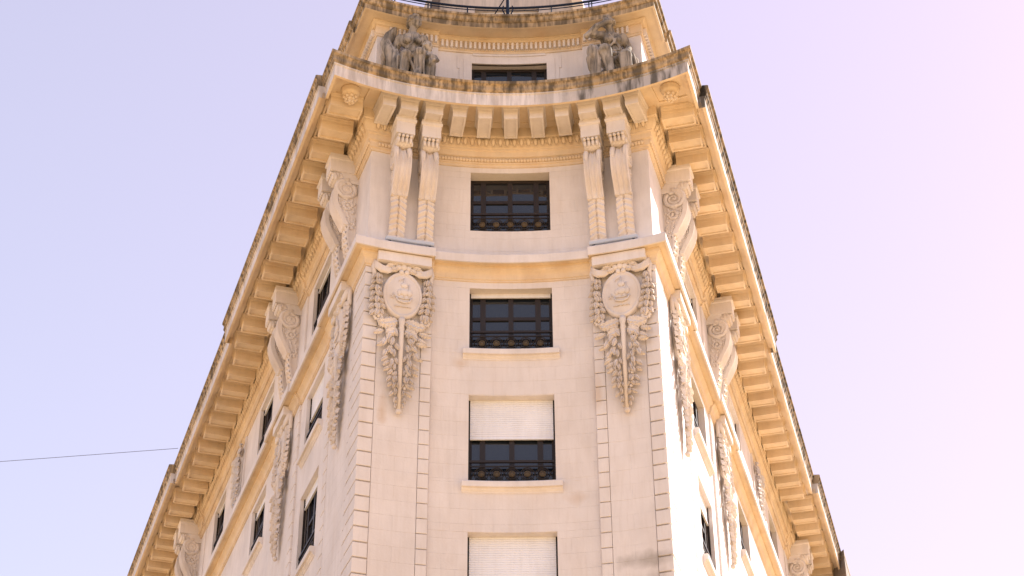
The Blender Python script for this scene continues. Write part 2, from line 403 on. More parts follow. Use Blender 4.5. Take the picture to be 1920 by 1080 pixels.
for sg in (-1, 1):
    k = 'L' if sg < 0 else 'R'
    pc = abs(corner_phi(k, 0, 0)) * R0
    for i, a, b in courses(16.3, 26.04):
        u0, u1 = PH + QI, pc - QO
        if i % 2: u = u0 + (u1-u0)*0.5; parts = [(u0, u), (u, u1)]
        else: parts = [(u0, u1)]
        for x0, x1 in parts:
            stone('F', *sorted((sg*x0, sg*x1)), a, b, jit() - 0.004, gap=0.0016, ch=0.001)
        zb = a; zt = b
        stone('F', *sorted((sg*PH, sg*(PH+QI))), zb, zt, 0.012, gap=0.020, ch=0.010, name='quoin_stone', back=0.12)
        # the corner stone turns onto the flank as one block
        g = 0.017; e = 0.016; c = 0.010
        def cpt(o): p = corner_phi(k, o, o); return Vector(((RP-o)*math.sin(p), -R0 + (RP-o)*math.cos(p), 0))
        us = sg*(pc - QO + g); LS = 0.95 if i % 2 else 0.80
        rows = []
        for o, z in ((-0.06, zb+g), (e-c, zb+g), (e, zb+g+c), (e, zt-g-c), (e-c, zt-g), (-0.06, zt-g)):
            p0 = pt('F', us, -0.06); p1 = pt('F', us, o); p2 = pt('F', sg*(pc-0.12), o); p3 = cpt(o); p4 = pt(k, LS, o); p5 = pt(k, LS, -0.06)
            rows.append([Vector((p.x, p.y, z)) for p in (p0, p1, p2, p3, p4, p5)])
        mb = MB().grid(rows, flip=(k == 'R' and False)); c0 = cpt(0); c0.z = (zb+zt)/2
        mb.v = [(v[0]-c0.x, v[1]-c0.y, v[2]-c0.z) for v in mb.v]
        mb.build('quoin_stone', 'ashlar', B).location = c0
        stone(k, LS + 0.02, 1.12, zb, zt, 0.002, gap=0.022, name='quoin_stone')
        stone(k, 1.125, PIERS[k][0][1]-0.43, zb, zt, -0.004, gap=0.0022, ch=0.0015, name='flank_stone')
        stone(k, PIERS[k][1][0]+0.43, PIERS[k][1][1], zb, zt, -0.004, gap=0.0022, ch=0.0015, name='flank_stone')
        stone(k, PIERS[k][0][1]-0.42, PIERS[k][0][1], zb, zt, 0.008, gap=0.024, ch=0.012, name='quoin_stone', back=0.09)
        stone(k, PIERS[k][1][0], PIERS[k][1][0]+0.42, zb, zt, 0.008, gap=0.024, ch=0.012, name='quoin_stone', back=0.09)

def upper_pier(k, u0, u1, depth=0.06):
    up = MB(); wall_panel(up, k, u0, u1, 26.3, 29.7, 0.0)
    for u_ in (u0, u1): up.add([pt(k,u_,0,26.3), pt(k,u_,-depth,26.3), pt(k,u_,-depth,29.7), pt(k,u_,0,29.7)], [(0,1,2,3)])
    up.build('upper_pier', 'stone', B)
for sg in (-1, 1):
    k = 'L' if sg < 0 else 'R'; pcu = corner_phi(k, 0, 0) * R0
    upper_pier('F', min(sg*PH, pcu), max(sg*PH, pcu), 0.14); upper_pier(k, *PIERS[k][0]); upper_pier(k, *PIERS[k][1])

# ------------------------------------------------------------------ horizontal mouldings
SL, SR = side_sections('L', SREC), side_sections('R', SREC)
bed = [(-0.14, 26.03), (0.03, 26.03), (0.03, 26.075), (0.055, 26.085), (0.055, 26.11)] + curve((0.06, 26.12), (0.15, 26.29), -0.03) + \
      [(0.17, 26.30), (0.17, 26.40), (0.30, 26.41), (0.31, 26.385), (0.335, 26.38)]
sweep(bed, SL, FRONT_REC, SR).build('belt_bed_moulding', 'soffit', B)
sweep([(0.33, 26.42), (0.335, 26.375), (0.38, 26.375), (0.38, 26.60), (0.36, 26.635), (-0.14, 26.72)], SL, FRONT_REC, SR).build('belt_course', 'stone', B)
arch = [(-0.14, 29.56), (0.035, 29.56), (0.035, 29.63), (0.075, 29.645), (0.075, 29.82), (0.12, 29.84), (0.13, 29.99), (0.17, 30.01), (0.17, 30.06)] + \
       curve((0.18, 30.07), (0.30, 30.31), 0.03) + [(0.34, 30.33), (0.34, 30.64)]
sweep(arch, SL, FRONT_REC, SR).build('architrave', 'soffit', B)
def corn_sections(k):
    if k == 'L': return [(None, -0.65, 0), (-0.65, 11.4, 0.16), (11.4, 20.9, 0.0), (20.9, END_L, 0.16)]
    return [(None, -0.25, 0), (-0.25, 11.85, 0.16), (11.85, 21.5, 0.0), (21.5, END_R, 0.20)]
CL, CR = corn_sections('L'), corn_sections('R')
PLL, PLR = [(None, END_L, 0)], [(None, END_R, 0)]
sweep([(-0.3, 30.602), (1.20, 30.602)], PLL, FRONT_FLAT, PLR, caps=False).build('cornice_soffit', 'soffit', B)
sweep([(1.0, 30.63), (1.17, 30.63), (1.17, 30.57), (1.22, 30.57), (1.22, 30.54), (1.32, 30.54), (1.335, 30.37), (1.41, 30.37)], CL, FRONT_FLAT, CR, caps=False).build('soffit_border', 'soffit', B)
sweep([(1.41, 30.37), (1.41, 30.70), (1.44, 30.715), (1.44, 30.74)], CL, FRONT_FLAT, CR, caps=False).build('corona', 'corona', B)
sima = [(1.44, 30.74)] + scurve((1.445, 30.755), (1.51, 30.97), 0.02) + [(1.53, 30.98), (1.53, 31.06), (1.50, 31.08), (1.05, 31.13)]
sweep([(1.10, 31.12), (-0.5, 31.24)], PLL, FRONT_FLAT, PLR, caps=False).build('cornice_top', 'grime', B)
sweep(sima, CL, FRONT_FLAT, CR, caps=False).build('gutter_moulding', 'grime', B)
# ---- attic storey
AT = [(-0.05, 31.0), (-0.05, 33.30), (0.0, 33.31), (0.0, 33.42), (0.02, 33.44), (0.02, 33.80)]
ATL = [(None, END_L, 0)]; ATR = [(None, END_R, 0)]
aw = MB(); hole_at = [(-TW-0.03, TW-0.03, 31.3, 33.03)]
wall_panel(aw, 'F', -PH, PH, 31.2, 33.45, REC, hole_at, depth=0.36)
for sg in (-1, 1):
    pc = corner_phi('L' if sg < 0 else 'R', 0, 0) * R0
    wall_panel(aw, 'F', min(sg*PH, pc), max(sg*PH, pc), 31.2, 33.45, 0)
    u = sg*PH; q = [pt('F',u,0,31.2), pt('F',u,REC,31.2), pt('F',u,REC,33.45), pt('F',u,0,33.45)]; aw.add(q, [(0,1,2,3)])
for k in 'LR': wall_panel(aw, k, 0, END[k], 31.2, 33.45, 0)
aw.build('attic_wall', 'stone', B)
sweep([(-0.14, 33.40), (0.03, 33.40), (0.03, 33.46), (0.05, 33.47), (0.05, 33.74), (0.10, 33.75)] + curve((0.10, 33.75), (0.17, 33.81), -0.01, 3) + [(0.17, 33.84)], [(None, END_L, 0)], FRONT_REC, [(None, END_R, 0)]).build('attic_frieze', 'soffit', B)
ACL = [(None, 0.5, 0), (0.5, 2.6, 0.06), (2.6, END_L, 0)]; ACR = [(None, 0.9, 0), (0.9, 3.0, 0.06), (3.0, END_R, 0)]
sweep([(-0.3, 33.845), (0.44, 33.845), (0.44, 33.80), (0.50, 33.80)], ACL, FRONT_FLAT, ACR, caps=False).build('attic_soffit', 'soffit', B)
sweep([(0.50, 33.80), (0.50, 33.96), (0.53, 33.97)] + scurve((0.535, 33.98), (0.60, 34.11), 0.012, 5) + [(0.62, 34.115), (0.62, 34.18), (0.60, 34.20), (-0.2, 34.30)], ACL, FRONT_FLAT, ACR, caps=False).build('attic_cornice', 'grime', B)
dt = MB()
for k, a, b, o in (('F', -PH + 0.05, PH - 0.05, 0.0 + REC), ('F', -3.35, -PH - 0.02, 0), ('F', PH + 0.02, 3.3, 0), ('L', 0.1, 8, 0), ('R', 0.1, 8, 0)):
    n = int((b - a) / 0.125)
    for i in range(n):
        u = a + (i + 0.5)*(b - a)/n
        dt.merge(MB().box(-0.031, 0.031, -0.10, 0.02, 33.49, 33.71), frame(k, u, o + 0.03))
dt.build('dentil_course', 'stone', B, kind='stuff')
# roof deck
rf = MB(); ol = outline(-0.1, ATL, FRONT_FLAT, ATR)
rf.v = [(p.x, p.y, 34.27) for p in ol]; rf.f = [tuple(range(len(ol)))]
rf.build('roof_deck', 'roof', B)
# attic window surround
for (x0, x1, z0, z1, o) in ((-1.25, -1.03, 31.3, 33.17, 0.045), (0.97, 1.19, 31.3, 33.17, 0.045), (-1.03, 0.97, 33.03, 33.17, 0.045)):
    ledge('F', x0, x1, [(REC-0.05, z0), (REC+o, z0), (REC+o, z1), (REC-0.05, z1)]).build('window_surround', 'stone', B)
for (x0, x1, z0, z1, o) in ((-1.36, -1.25, 31.3, 33.30, 0.025), (1.19, 1.30, 31.3, 33.30, 0.025), (-1.25, 1.19, 33.17, 33.30, 0.025), (-1.0, 0.94, 33.30, 33.37, 0.05), (-1.42, -1.36, 32.85, 33.30, 0.02), (1.30, 1.36, 32.85, 33.30, 0.02)):
    ledge('F', x0, x1, [(REC-0.05, z0), (REC+o, z0), (REC+o, z1), (REC-0.05, z1)]).build('window_surround', 'stone', B)
for sg in (-1, 1):
    for a, b in ((3.02, 3.10), (3.16, 3.20)):
        ledge('F', *sorted((sg*a, sg*b)), [(-0.03, 31.3), (0.03, 31.3), (0.03, 33.38), (-0.03, 33.38)]).build('pilaster_strip', 'stone', B)

# ------------------------------------------------------------------ beads and egg-and-dart
egg = MB().ell((0,0,0), (0.055, 0.05, 0.105), 8, 6)
egg.tube([(-0.085,-0.0,0.10), (-0.082,-0.012,0.0), (-0.05,-0.012,-0.10), (0,-0.008,-0.135), (0.05,-0.012,-0.10), (0.082,-0.012,0.0), (0.085,-0.0,0.10)], 0.014, 4)
egg_me = egg.mesh('egg', True)
EGG_O, EGG_Z = 0.275, 30.19
def egg_at(k, u, e): return frame(k, u, EGG_O + e, EGG_Z) @ Matrix.Rotation(rad(24), 4, 'X')
n = 20
for i in range(n): place('egg', egg_me, 'soffit', B, egg_at('F', -PH + 0.1 + (2*PH - 0.2)*(i+0.5)/n, REC))
eg = MB(); bd = MB(); bead = MB().ell((0,0,0), (0.05,0.045,0.06), 6, 4)
for sg in (-1, 1):
    for u in (2.5, 2.58, 3.2, 3.38, 3.56): eg.merge(egg, egg_at('F', sg*u, 0))
for i in range(48): bd.merge(bead, frame('F', -PH + 0.06 + (2*PH - 0.12)*(i+0.5)/48, 0.10 + REC, 29.735))
for sg in (-1, 1):
    for i in range(18): bd.merge(bead, frame('F', sg*(PH + 0.06 + i*0.085), 0.10, 29.735))
for k in 'LR':
    for s0, s1, e in (SL if k == 'L' else SR):
        a = (s0 if s0 is not None else -0.2) + 0.08; b = min(s1, 30) - 0.08; m_ = int((b - a) / 0.195)
        for i in range(m_): eg.merge(egg, egg_at(k, a + (b-a)*(i+0.5)/m_, e))
        m_ = int((b - a) / 0.10)
        for i in range(m_): bd.merge(bead, frame(k, a + (b-a)*(i+0.5)/m_, 0.10 + e, 29.735))
eg.build('egg_and_dart', 'soffit', B, True, kind='stuff'); bd.build('bead_moulding', 'soffit', B, True, kind='stuff')

# ------------------------------------------------------------------ modillions
def modillion(w, d0, d1, name):
    """hangs from z=0; reaches from depth d0 to d1 (outward = -y)"""
    b = MB(); h = w / 2
    prof = [(0.0, 0.06), (-0.05, 0.056), (-0.06, 0.036), (-0.12, 0.014), (-0.13, 0.004), (-0.22, 0.004), (-0.225, 0.0), (-0.40, 0.0)]    # z, spread
    rows = [[(-h-s, -d0, z), (-h-s, -d1-s, z), (h+s, -d1-s, z), (h+s, -d0, z)] for z, s in prof]
    b.grid(rows)
    i = 0.05; z = -0.40; zi = z + 0.035
    o = [(-h, -d0, z), (-h, -d1, z), (h, -d1, z), (h, -d0, z)]; q = [(-h+i, -d0-i, z), (-h+i, -d1+i, z), (h-i, -d1+i, z), (h-i, -d0-i, z)]
    r = [(x, y, zi) for x, y, _ in q]
    b.add(o + q + r, [(0,1,5,4), (1,2,6,5), (2,3,7,6), (3,0,4,7), (4,5,9,8), (5,6,10,9), (6,7,11,10), (7,4,8,11), (8,9,10,11)])
    return b.mesh(name)
mod_f = modillion(0.34, 0.30, 1.10, 'modillion'); mod_w = modillion(0.44, 0.30, 1.10, 'modillion'); mod_s = modillion(0.40, 0.30, 1.12, 'modillion')
SOF = 30.60
FM = [-3.52, -2.93, -2.20, -1.47, -0.735, 0.0, 0.735, 1.47, 2.20, 2.93, 3.52]
for u in FM:
    wide = abs(abs(u) - 2.2) < 0.05 or abs(abs(u) - 2.93) < 0.05
    place('modillion', mod_w if wide else mod_f, 'stone', B, frame('F', u*(1.0 if abs(u) < 3.5 else 1.0), 0.0, SOF))
cof = MB()
def rect_frame(x0, x1, y0, y1, t, d):
    b = MB()
    b.box(x0, x1, y0, y0+t, -d, 0.01); b.box(x0, x1, y1-t, y1, -d, 0.01); b.box(x0, x0+t, y0+t, y1-t, -d, 0.01); b.box(x1-t, x1, y0+t, y1-t, -d, 0.01); return b
cof_f = rect_frame(-0.135, 0.135, -1.10, -0.42, 0.035, 0.022).mesh('coffer'); cof_s = rect_frame(-0.22, 0.22, -1.14, -0.42, 0.045, 0.03).mesh('coffer')
for a, b in zip(FM, FM[1:]):
    if b - a > 0.65: place('coffer', cof_f, 'soffit', B, frame('F', (a+b)/2, 0.0, SOF))
MODS = {}
for k in 'LR':
    sp = 0.97; u = -0.48 if k == 'L' else -0.06; i = 0
    while u < END[k] - 0.5:
        e = next(x for s0, s1, x in (CL if k == 'L' else CR) if u < s1)
        place('modillion', mod_s, 'soffit', B, frame(k, u, e * 0.9, SOF))
        if u + sp < END[k] - 0.5: place('coffer', cof_s, 'soffit', B, frame(k, u + sp/2, e * 0.9, SOF))
        u += sp; i += 1
# corner pendants
boss = MB().lathe([(0.0,0.0),(0.25,0.0),(0.25,-0.05),(0.22,-0.08),(0.23,-0.12),(0.19,-0.17),(0.14,-0.20),(0.13,-0.24),(0.145,-0.27),(0.10,-0.34),(0.04,-0.40),(0.0,-0.41)], 20)
for r_, z_, n_ in ((0.15, -0.27, 8), (0.11, -0.33, 7), (0.06, -0.385, 5)):
    for i in range(n_): a_ = 2*math.pi*i/n_ + z_*9; boss.ell((r_*math.cos(a_), r_*math.sin(a_), z_), (0.045, 0.045, 0.05), 6, 4)
boss_me = boss.mesh('pendant_boss', True); sq = rect_frame(-0.46, 0.46, -0.46, 0.46, 0.05, 0.04).mesh('boss_panel')
for k in 'LR':
    pa = corner_phi(k, 0.82, 0.82); p = Vector(((RP-0.82)*math.sin(pa), -R0 + (RP-0.82)*math.cos(pa), SOF))
    mx = Matrix.Translation(p) @ Matrix.Rotation(-pa*0.8, 4, 'Z')
    o = place('pendant_boss', boss_me, 'soffit', B, mx); place('boss_panel', sq, 'soffit', o, mx)

# ------------------------------------------------------------------ consoles
Wc = 0.42
def console_profile():
    P = [(0.0,0.40),(-0.06,0.48),(-0.15,0.55),(-0.3,0.62),(-0.5,0.655),(-0.7,0.64),(-0.9,0.585),(-1.08,0.50),(-1.22,0.42),(-1.33,0.36),(-1.40,0.33),
         (-1.43,0.23),(-1.52,0.25),(-1.66,0.255),(-1.85,0.235),(-2.1,0.185),(-2.35,0.135),(-2.5,0.115),(-2.56,0.10)]
    out = []
    for (z0, p0), (z1, p1) in zip(P, P[1:]):
        m = 3 if z1 > -1.45 else max(3, int((z0 - z1)/0.024))
        for i in range(m): out.append((z0 + (z1-z0)*i/m, p0 + (p1-p0)*i/m))
    return out + [P[-1]]
def console_mesh():
    b = MB(); prof = console_profile(); N = 33; rows = []
    for z, p in prof:
        low = z < -1.41; h = Wc/2 * (0.96 if low else 1.0); row = []
        for j in range(N):
            x = -1 + 2*j/(N-1); d = 0.0
            if not low:
                q = (x/0.9*0.5 + 0.5) * 3; d = 0.0 if abs(x) > 0.9 else -0.075 * max(0.0, math.sin(math.pi*(q % 1.0)))**0.7
                if z > -0.06: d *= 0.3
                if z < -1.27: d += 0.035 * (0.5 + 0.5*math.cos(x*9)) * min(1, (-1.27 - z)/0.06)
            else:
                fr = math.sin(z*39.0 + abs(x)*3.6 + 0.8*math.sin(z*9))
                d = 0.034*fr*(1 - 0.3*abs(x)) - (0.045 if abs(x) < 0.09 else 0) + 0.03*(1-abs(x))
            row.append((x*h, -(p + d), z))
        rows.append(row)
    b.grid(rows, flip=True)
    # sides, with a raised strap along the outer edge and a sunk field behind it
    for s in (-1, 1):
        r0, r1, r2, r3, r4 = [], [], [], [], []
        for z, p in prof:
            h = Wc/2 * (0.96 if z < -1.41 else 1.0) * s; st = 0.13 if z > -1.41 else 0.05
            a = max(p - st, 0.04)
            r0.append((h, -p, z)); r1.append((h, -a, z)); r2.append((h - s*0.06, -a + 0.005, z)); r3.append((h - s*0.06, -0.02, z)); r4.append((h - s*0.06, 0.15, z))
        b.grid([r0, r1, r2, r3, r4], flip=(s < 0))
    t = rows[0]; bt = rows[-1]
    b.add([t[0], t[-1], (Wc/2, 0.1, 0), (-Wc/2, 0.1, 0)], [(0,1,2,3)])
    b.add([bt[0], bt[-1], (Wc*0.45, 0.1, bt[0][2]), (-Wc*0.45, 0.1, bt[0][2])], [(3,2,1,0)])
    return b.mesh('console')
con_me = console_mesh()
def volute_mesh():
    b = MB(); pts = []; rr = []
    for i in range(56):
        t = i / 55; a = rad(100) - t * rad(360*2.6); r = 0.275 * (1 - t)**0.85 + 0.015
        pts.append((0.0, -0.29 - r*math.cos(a)*1.0, -0.29 + r*math.sin(a))); rr.append(0.060*(1-t) + 0.018)
    b.tube(pts, rr, 6)
    disc = MB().lathe([(0.0,0.02),(0.28,0.02),(0.28,-0.02)], 20); b.merge(disc, Matrix.Translation((0,-0.29,-0.29)) @ Matrix.Rotation(rad(90), 4, 'Y'))
    b.ell((0,-0.29,-0.29), (0.05,0.045,0.045), 8, 5)
    return b.mesh('volute', True)
vol_me = volute_mesh()
def foliage_mesh():
    b = MB(); r = random.Random(5)
    for k_ in range(12):                        # rosette under the volute
        a = 2*math.pi*k_/12; b.ell((0.0, -0.24 - 0.10*math.cos(a), -0.78 + 0.11*math.sin(a)), (0.04, 0.04, 0.04), 6, 4)
    b.ell((0, -0.24, -0.78), (0.06, 0.055, 0.055), 8, 5)
    for i in range(44):
        z = -0.58 - 0.90*r.random(); p = 0.04 + r.random()*max(0.06, 0.44*(1 + (z + 0.55)/1.2)); b.ell((0, -p, z), (0.034*r.uniform(0.6,1.3), 0.04, 0.045*r.uniform(0.6,1.2)), 6, 4)
    for i in range(7):
        b.ell((0, -0.47 + 0.01*i, -0.62 - 0.07*i), (0.04, 0.035, 0.04), 6, 4)
    return b.mesh('foliage', True)
fol_me = foliage_mesh()
def capblock_mesh():
    b = MB(); h = 0.205
    prof = [(-0.10, 0.0, -0.36), (0.10, 0.0, -0.34), (0.20, 0.0, -0.26), (0.20, 0.035, 0.03), (0.56, 0.03, 0.03), (0.58, 0.065, 0.06), (0.64, 0.07, 0.07), (0.66, 0.05, 0.05), (0.74, 0.05, 0.05)]
    rows = [[(-h-s, 0.1, z), (-h-s, -0.74-d, z), (h+s, -0.74-d, z), (h+s, 0.1, z)] for z, s, d in prof]
    b.grid(rows); n = len(prof)-1; b.f += [(0,3,2,1), (4*n, 4*n+1, 4*n+2, 4*n+3)]
    return b.mesh('cap_block')
cap_me = capblock_mesh()
def basket_mesh():
    b = MB()
    for x in (-0.155, -0.052, 0.052, 0.155):
        b.ell((x, -0.66, 0.08), (0.046, 0.06, 0.12), 7, 5); b.ell((x, -0.73, 0.15), (0.05, 0.05, 0.045), 6, 4)
        b.ell((x + 0.05, -0.60, 0.02), (0.035, 0.05, 0.09), 6, 4)
    for s in (-1, 1):
        for y in (-0.62, -0.54): b.ell((s*0.175, y, 0.10), (0.03, 0.05, 0.09), 6, 4)
    b.box(-0.185, 0.185, -0.64, -0.3, -0.05, 0.195)
    return b.mesh('leaf_basket', True)
bas_me = basket_mesh()
def console(k, u, z=29.50, off=0.0):
    f = frame(k, u, off, z); o = place('console', con_me, 'carved', B, f)
    for s in (-1, 1):
        place('volute', vol_me, 'carved', o, f @ Matrix.Translation((s*(Wc/2 - 0.045), 0, 0)))
        place('foliage', fol_me, 'carved', o, f @ Matrix.Translation((s*(Wc/2 - 0.05), 0, 0)), kind='stuff')
    place('cap_block', cap_me, 'stone', o, f); place('leaf_basket', bas_me, 'carved', o, f, kind='stuff')
    place('plinth', plinth_me, 'stone', o, f)
plinth_me = MB().box(-0.23, 0.23, -0.17, 0.1, -2.72, -2.56).mesh('plinth')
for u in (-2.93, -2.20, 2.20, 2.93): console('F', u)
for k in 'LR':
    for c in PCEN[k]:
        for d in (-0.46, 0.46): console(k, c + d)

# ------------------------------------------------------------------ cartouches
def leaf_mesh(name='leaf'):
    b = MB(); rows = []; n = 9
    for i in range(n + 1):
        t = i/n; w = (math.sin(math.pi*min(1, 0.10 + t*0.90))**0.75 * 0.5) * (1.0 + (0.22 if i % 2 else -0.16))
        if i == n: w = 0.02
        c = 0.20*math.sin(math.pi*t*0.9)
        rows.append([(-w, 0.0, -t), (-w*0.55, -0.20 - c, -t - 0.03), (0, -0.08 - c*0.7, -t), (w*0.55, -0.20 - c, -t - 0.03), (w, 0.0, -t)])
    b.grid(rows); b.f = [tuple(reversed(f)) for f in b.f]
    return b
leafb = leaf_mesh(); leaf_me = leafb.mesh('leaf', False)
fruitb = MB().ell((0,0,0), (0.5,0.5,0.55), 8, 6); fruit_me = fruitb.mesh('fruit', True)
def cartouche_layout():
    r = random.Random(11); L = []                 # kind, x, y(out +), z, rot, size x, size z, tilt
    for s in (-1, 1):
        for i in range(7):                        # hanging side garlands, growing towards the bottom
            t = i/6; x = s*(0.62 + 0.03*math.sin(t*3) - 0.04*t); z = -0.40 - 1.02*t; wd = 0.06 + 0.05*t
            for q, an, le in ((-1, 26, 0.20), (1, 26, 0.20), (0, 0, 0.20)):
                L.append(('leaf', x + q*wd*0.55, 0.05 + 0.03*t + (0.05 if q == 0 else 0), z + 0.06 + r.uniform(-.02,.02), q*rad(an) + r.uniform(-.25,.25), 0.095 + 0.03*t, le + 0.04*t + r.uniform(-.02,.03), 0.8))
            L.append(('fruit', x + r.uniform(-.05,.05), 0.12 + 0.03*t, z - 0.03, 0, 0.08 + 0.04*t, 0.085 + 0.03*t, 0))
        for j in range(9):
            a = 2*math.pi*j/8; q = 0 if j == 8 else 0.085
            L.append(('fruit', s*0.57 + q*math.cos(a), 0.13 if j < 8 else 0.17, -1.60 + q*0.9*math.sin(a), 0, 0.085, 0.085, 0))
        for (x, z, ro, sx, sz) in ((0.10, -1.60, 62, 0.26, 0.42), (0.12, -1.74, 88, 0.30, 0.46), (0.10, -1.86, 58, 0.26, 0.34), (0.34, -1.78, 105, 0.22, 0.26), (0.30, -1.62, 40, 0.2, 0.26)):
            L.append(('leaf', s*x, 0.08, z, s*rad(ro), sx, sz, 0.5))
        for i in range(12):                       # tapering pendant of leaves beside the staff
            t = i/11; z = -1.96 - 1.98*t; w = 0.33*(1 - t) + 0.035
            for fx, an, sc in ((0.40, 6, 1.05), (0.92, 36, 1.2), (0.78, -14, 0.95)) if i % 2 else ((0.55, 22, 1.15), (1.0, 52, 1.1), (0.3, -8, 0.9)):
                if fx > 0.7 and t > 0.85: continue
                L.append(('leaf', s*(w*fx + 0.055) + r.uniform(-.015,.015), 0.05 + r.uniform(0,.06), z + 0.06 + r.uniform(-.05,.05), s*rad(an) + r.uniform(-.3,.3), (0.105 - 0.045*t)*sc, (0.30 - 0.14*t)*sc, 1.1))
            if i % 2 == 0: L.append(('fruit', s*(w*0.7 + 0.03), 0.11, z - 0.06, 0, 0.10 - 0.03*t, 0.10 - 0.03*t, 0))
    for x, z, sz in ((-0.24, -0.05, .13), (-0.12, 0.0, .15), (0.0, 0.02, .17), (0.12, 0.0, .15), (0.24, -0.05, .13), (-0.05, -0.12, .13), (0.08, -0.12, .13), (-.33, -.08, .1), (.33, -.08, .1)):
        L.append(('fruit', x, 0.16, z - 0.14, 0, sz, sz, 0))
    for s in (-1, 1):
        for x, z, ro in ((0.12, -0.16, 60), (0.22, -0.10, 80), (0.10, -0.05, 100), (.3,-.16,70)): L.append(('leaf', s*x, 0.14, z, s*rad(ro), 0.13, 0.22, 0.4))
    return L
LAY = cartouche_layout()
def lay_mx(e):
    kd, x, y, z, ro, sx, sz, tl = e
    m = Matrix.Translation((x, -y, z)) @ Matrix.Rotation(-ro, 4, 'Y')
    if tl: m = m @ Matrix.Rotation(rad(-17)*tl, 4, 'X')
    return m @ Matrix.Diagonal((sx*1.05, 0.20 if kd == 'leaf' else sx*0.9, sz, 1))
def oval_parts():
    sh = MB(); rows = []
    for rr, d in ((1.0, 0.0), (1.0, 0.10), (0.97, 0.135), (0.88, 0.15), (0.84, 0.125), (0.80, 0.13), (0.5, 0.165), (0.25, 0.175), (0.01, 0.178)):
        rows.append([(0.485*rr*math.cos(2*math.pi*k/40), -d*1.15, -0.90 + 0.665*rr*math.sin(2*math.pi*k/40)) for k in range(40)])
    sh.grid(rows, closed=True); sh.f = [tuple(reversed(f)) for f in sh.f]
    sp = MB(); y = -0.21                           # ship under sail above the water, with a small star beside it
    sp.tube([(-0.17,y,-1.02),(-0.12,y-0.02,-1.13),(0.02,y-0.02,-1.17),(0.15,y-0.02,-1.13),(0.21,y,-1.0)], 0.024, 5)
    sp.tube([(-0.15,y,-1.03),(0.03,y-0.01,-1.05),(0.20,y,-1.01)], 0.016, 5)
    sp.tube([(0.02,y,-1.05),(0.02,y-0.01,-0.45)], 0.015, 5); sp.tube([(0.14,y,-1.04),(0.14,y,-0.62)], 0.012, 5)
    for x, z, w, h in ((0.02,-0.85,0.12,0.10),(0.02,-0.66,0.09,0.08),(0.15,-0.86,0.07,0.10),(-0.10,-0.88,0.05,0.09)): sp.ell((x, y, z), (w, 0.03, h), 8, 5)
    sp.tube([(0.02,y,-0.46),(-0.09,y,-0.50),(-0.12,y,-0.56)], 0.014, 4); sp.tube([(-0.16,y,-1.03),(-0.25,y+0.01,-0.90)], 0.012, 4)
    for a in range(5): sp.tube([(-0.25,y+0.02,-1.0),(-0.25+0.07*math.cos(a*1.257),y+0.01,-1.0+0.07*math.sin(a*1.257))], [0.02, 0.008], 4)
    for q in range(4): sp.tube([(-0.2+0.1*q,y+0.02,-1.27),(-0.15+0.1*q,y+0.005,-1.25),(-0.1+0.1*q,y+0.02,-1.27)], 0.012, 4)
    rbs = []                                       # swags of cloth at both top corners
    for s in (-1, 1):
        rb = MB(); rbs.append(rb)
        for j, dy in enumerate((0.0, 0.05, 0.10)):
            rb.tube([(s*0.70, -0.08, 0.02 - dy), (s*0.66, -0.15, -0.10 - dy), (s*0.55, -0.18, -0.20 - dy), (s*0.40, -0.18, -0.24 - dy*0.8), (s*0.24, -0.16, -0.20 - dy*0.4)], [0.045, 0.06, 0.065, 0.055, 0.03], 6)
        rb.tube([(s*0.70, -0.06, 0.03), (s*0.73, -0.08, -0.16), (s*0.69, -0.08, -0.34), (s*0.72, -0.06, -0.50)], [0.04, 0.055, 0.06, 0.03], 6)
        rb.tube([(s*0.60, -0.05, -0.26), (s*0.62, -0.07, -0.40), (s*0.60, -0.05, -0.52)], [0.03, 0.05, 0.02], 6)
    st = MB()
    st.tube([(0,-0.15,-1.56), (0,-0.16,-1.66), (0,-0.15,-1.76), (0,-0.14,-2.0), (0,-0.12,-4.05)], [0.06, 0.085, 0.062, 0.058, 0.045], 10)
    st.ell((0,-0.13,-1.60), (0.085,0.085,0.085), 10, 6); st.ell((0,-0.10,-4.08), (0.075,0.07,0.075), 8, 5)
    st.tube([(0.07,-0.12,-1.84),(-0.07,-0.12,-1.84)], 0.03, 6)
    tb = MB().box(-0.66, 0.66, -0.30, 0.05, -0.06, 0.20)
    return sh, sp, rbs[0], rbs[1], st, tb
OV = oval_parts(); OVM = [m_.mesh(n_, sm) for m_, n_, sm in zip(OV, ('oval_shield', 'ship_relief', 'ribbon', 'ribbon', 'staff', 'tablet'), (True, True, True, True, True, False))]
side_leaf = MB()
for e in LAY: side_leaf.merge(leafb if e[0] == 'leaf' else fruitb, lay_mx(e))
side_leaf_me = side_leaf.mesh('leaf_garland', False)
def cartouche(k, u, z=26.17, full=False, off=0.005):
    f = frame(k, u, off, z); o = bpy.data.objects.new('cartouche', None); COL.objects.link(o); o.parent = B; o.matrix_basis = f; o.empty_display_size = 0.2
    for me in OVM: place(me.name.split('.')[0], me, 'stone' if me.name.startswith('tablet') else 'carved', o, f)
    if full:
        for e in LAY: place(e[0], leaf_me if e[0] == 'leaf' else fruit_me, 'carved', o, f @ lay_mx(e))
    else: place('leaf_garland', side_leaf_me, 'carved', o, f, kind='stuff')
for sg in (-1, 1): cartouche('F', sg*2.72, full=True)
for k in 'LR':
    for c in PCEN[k]: cartouche(k, c)
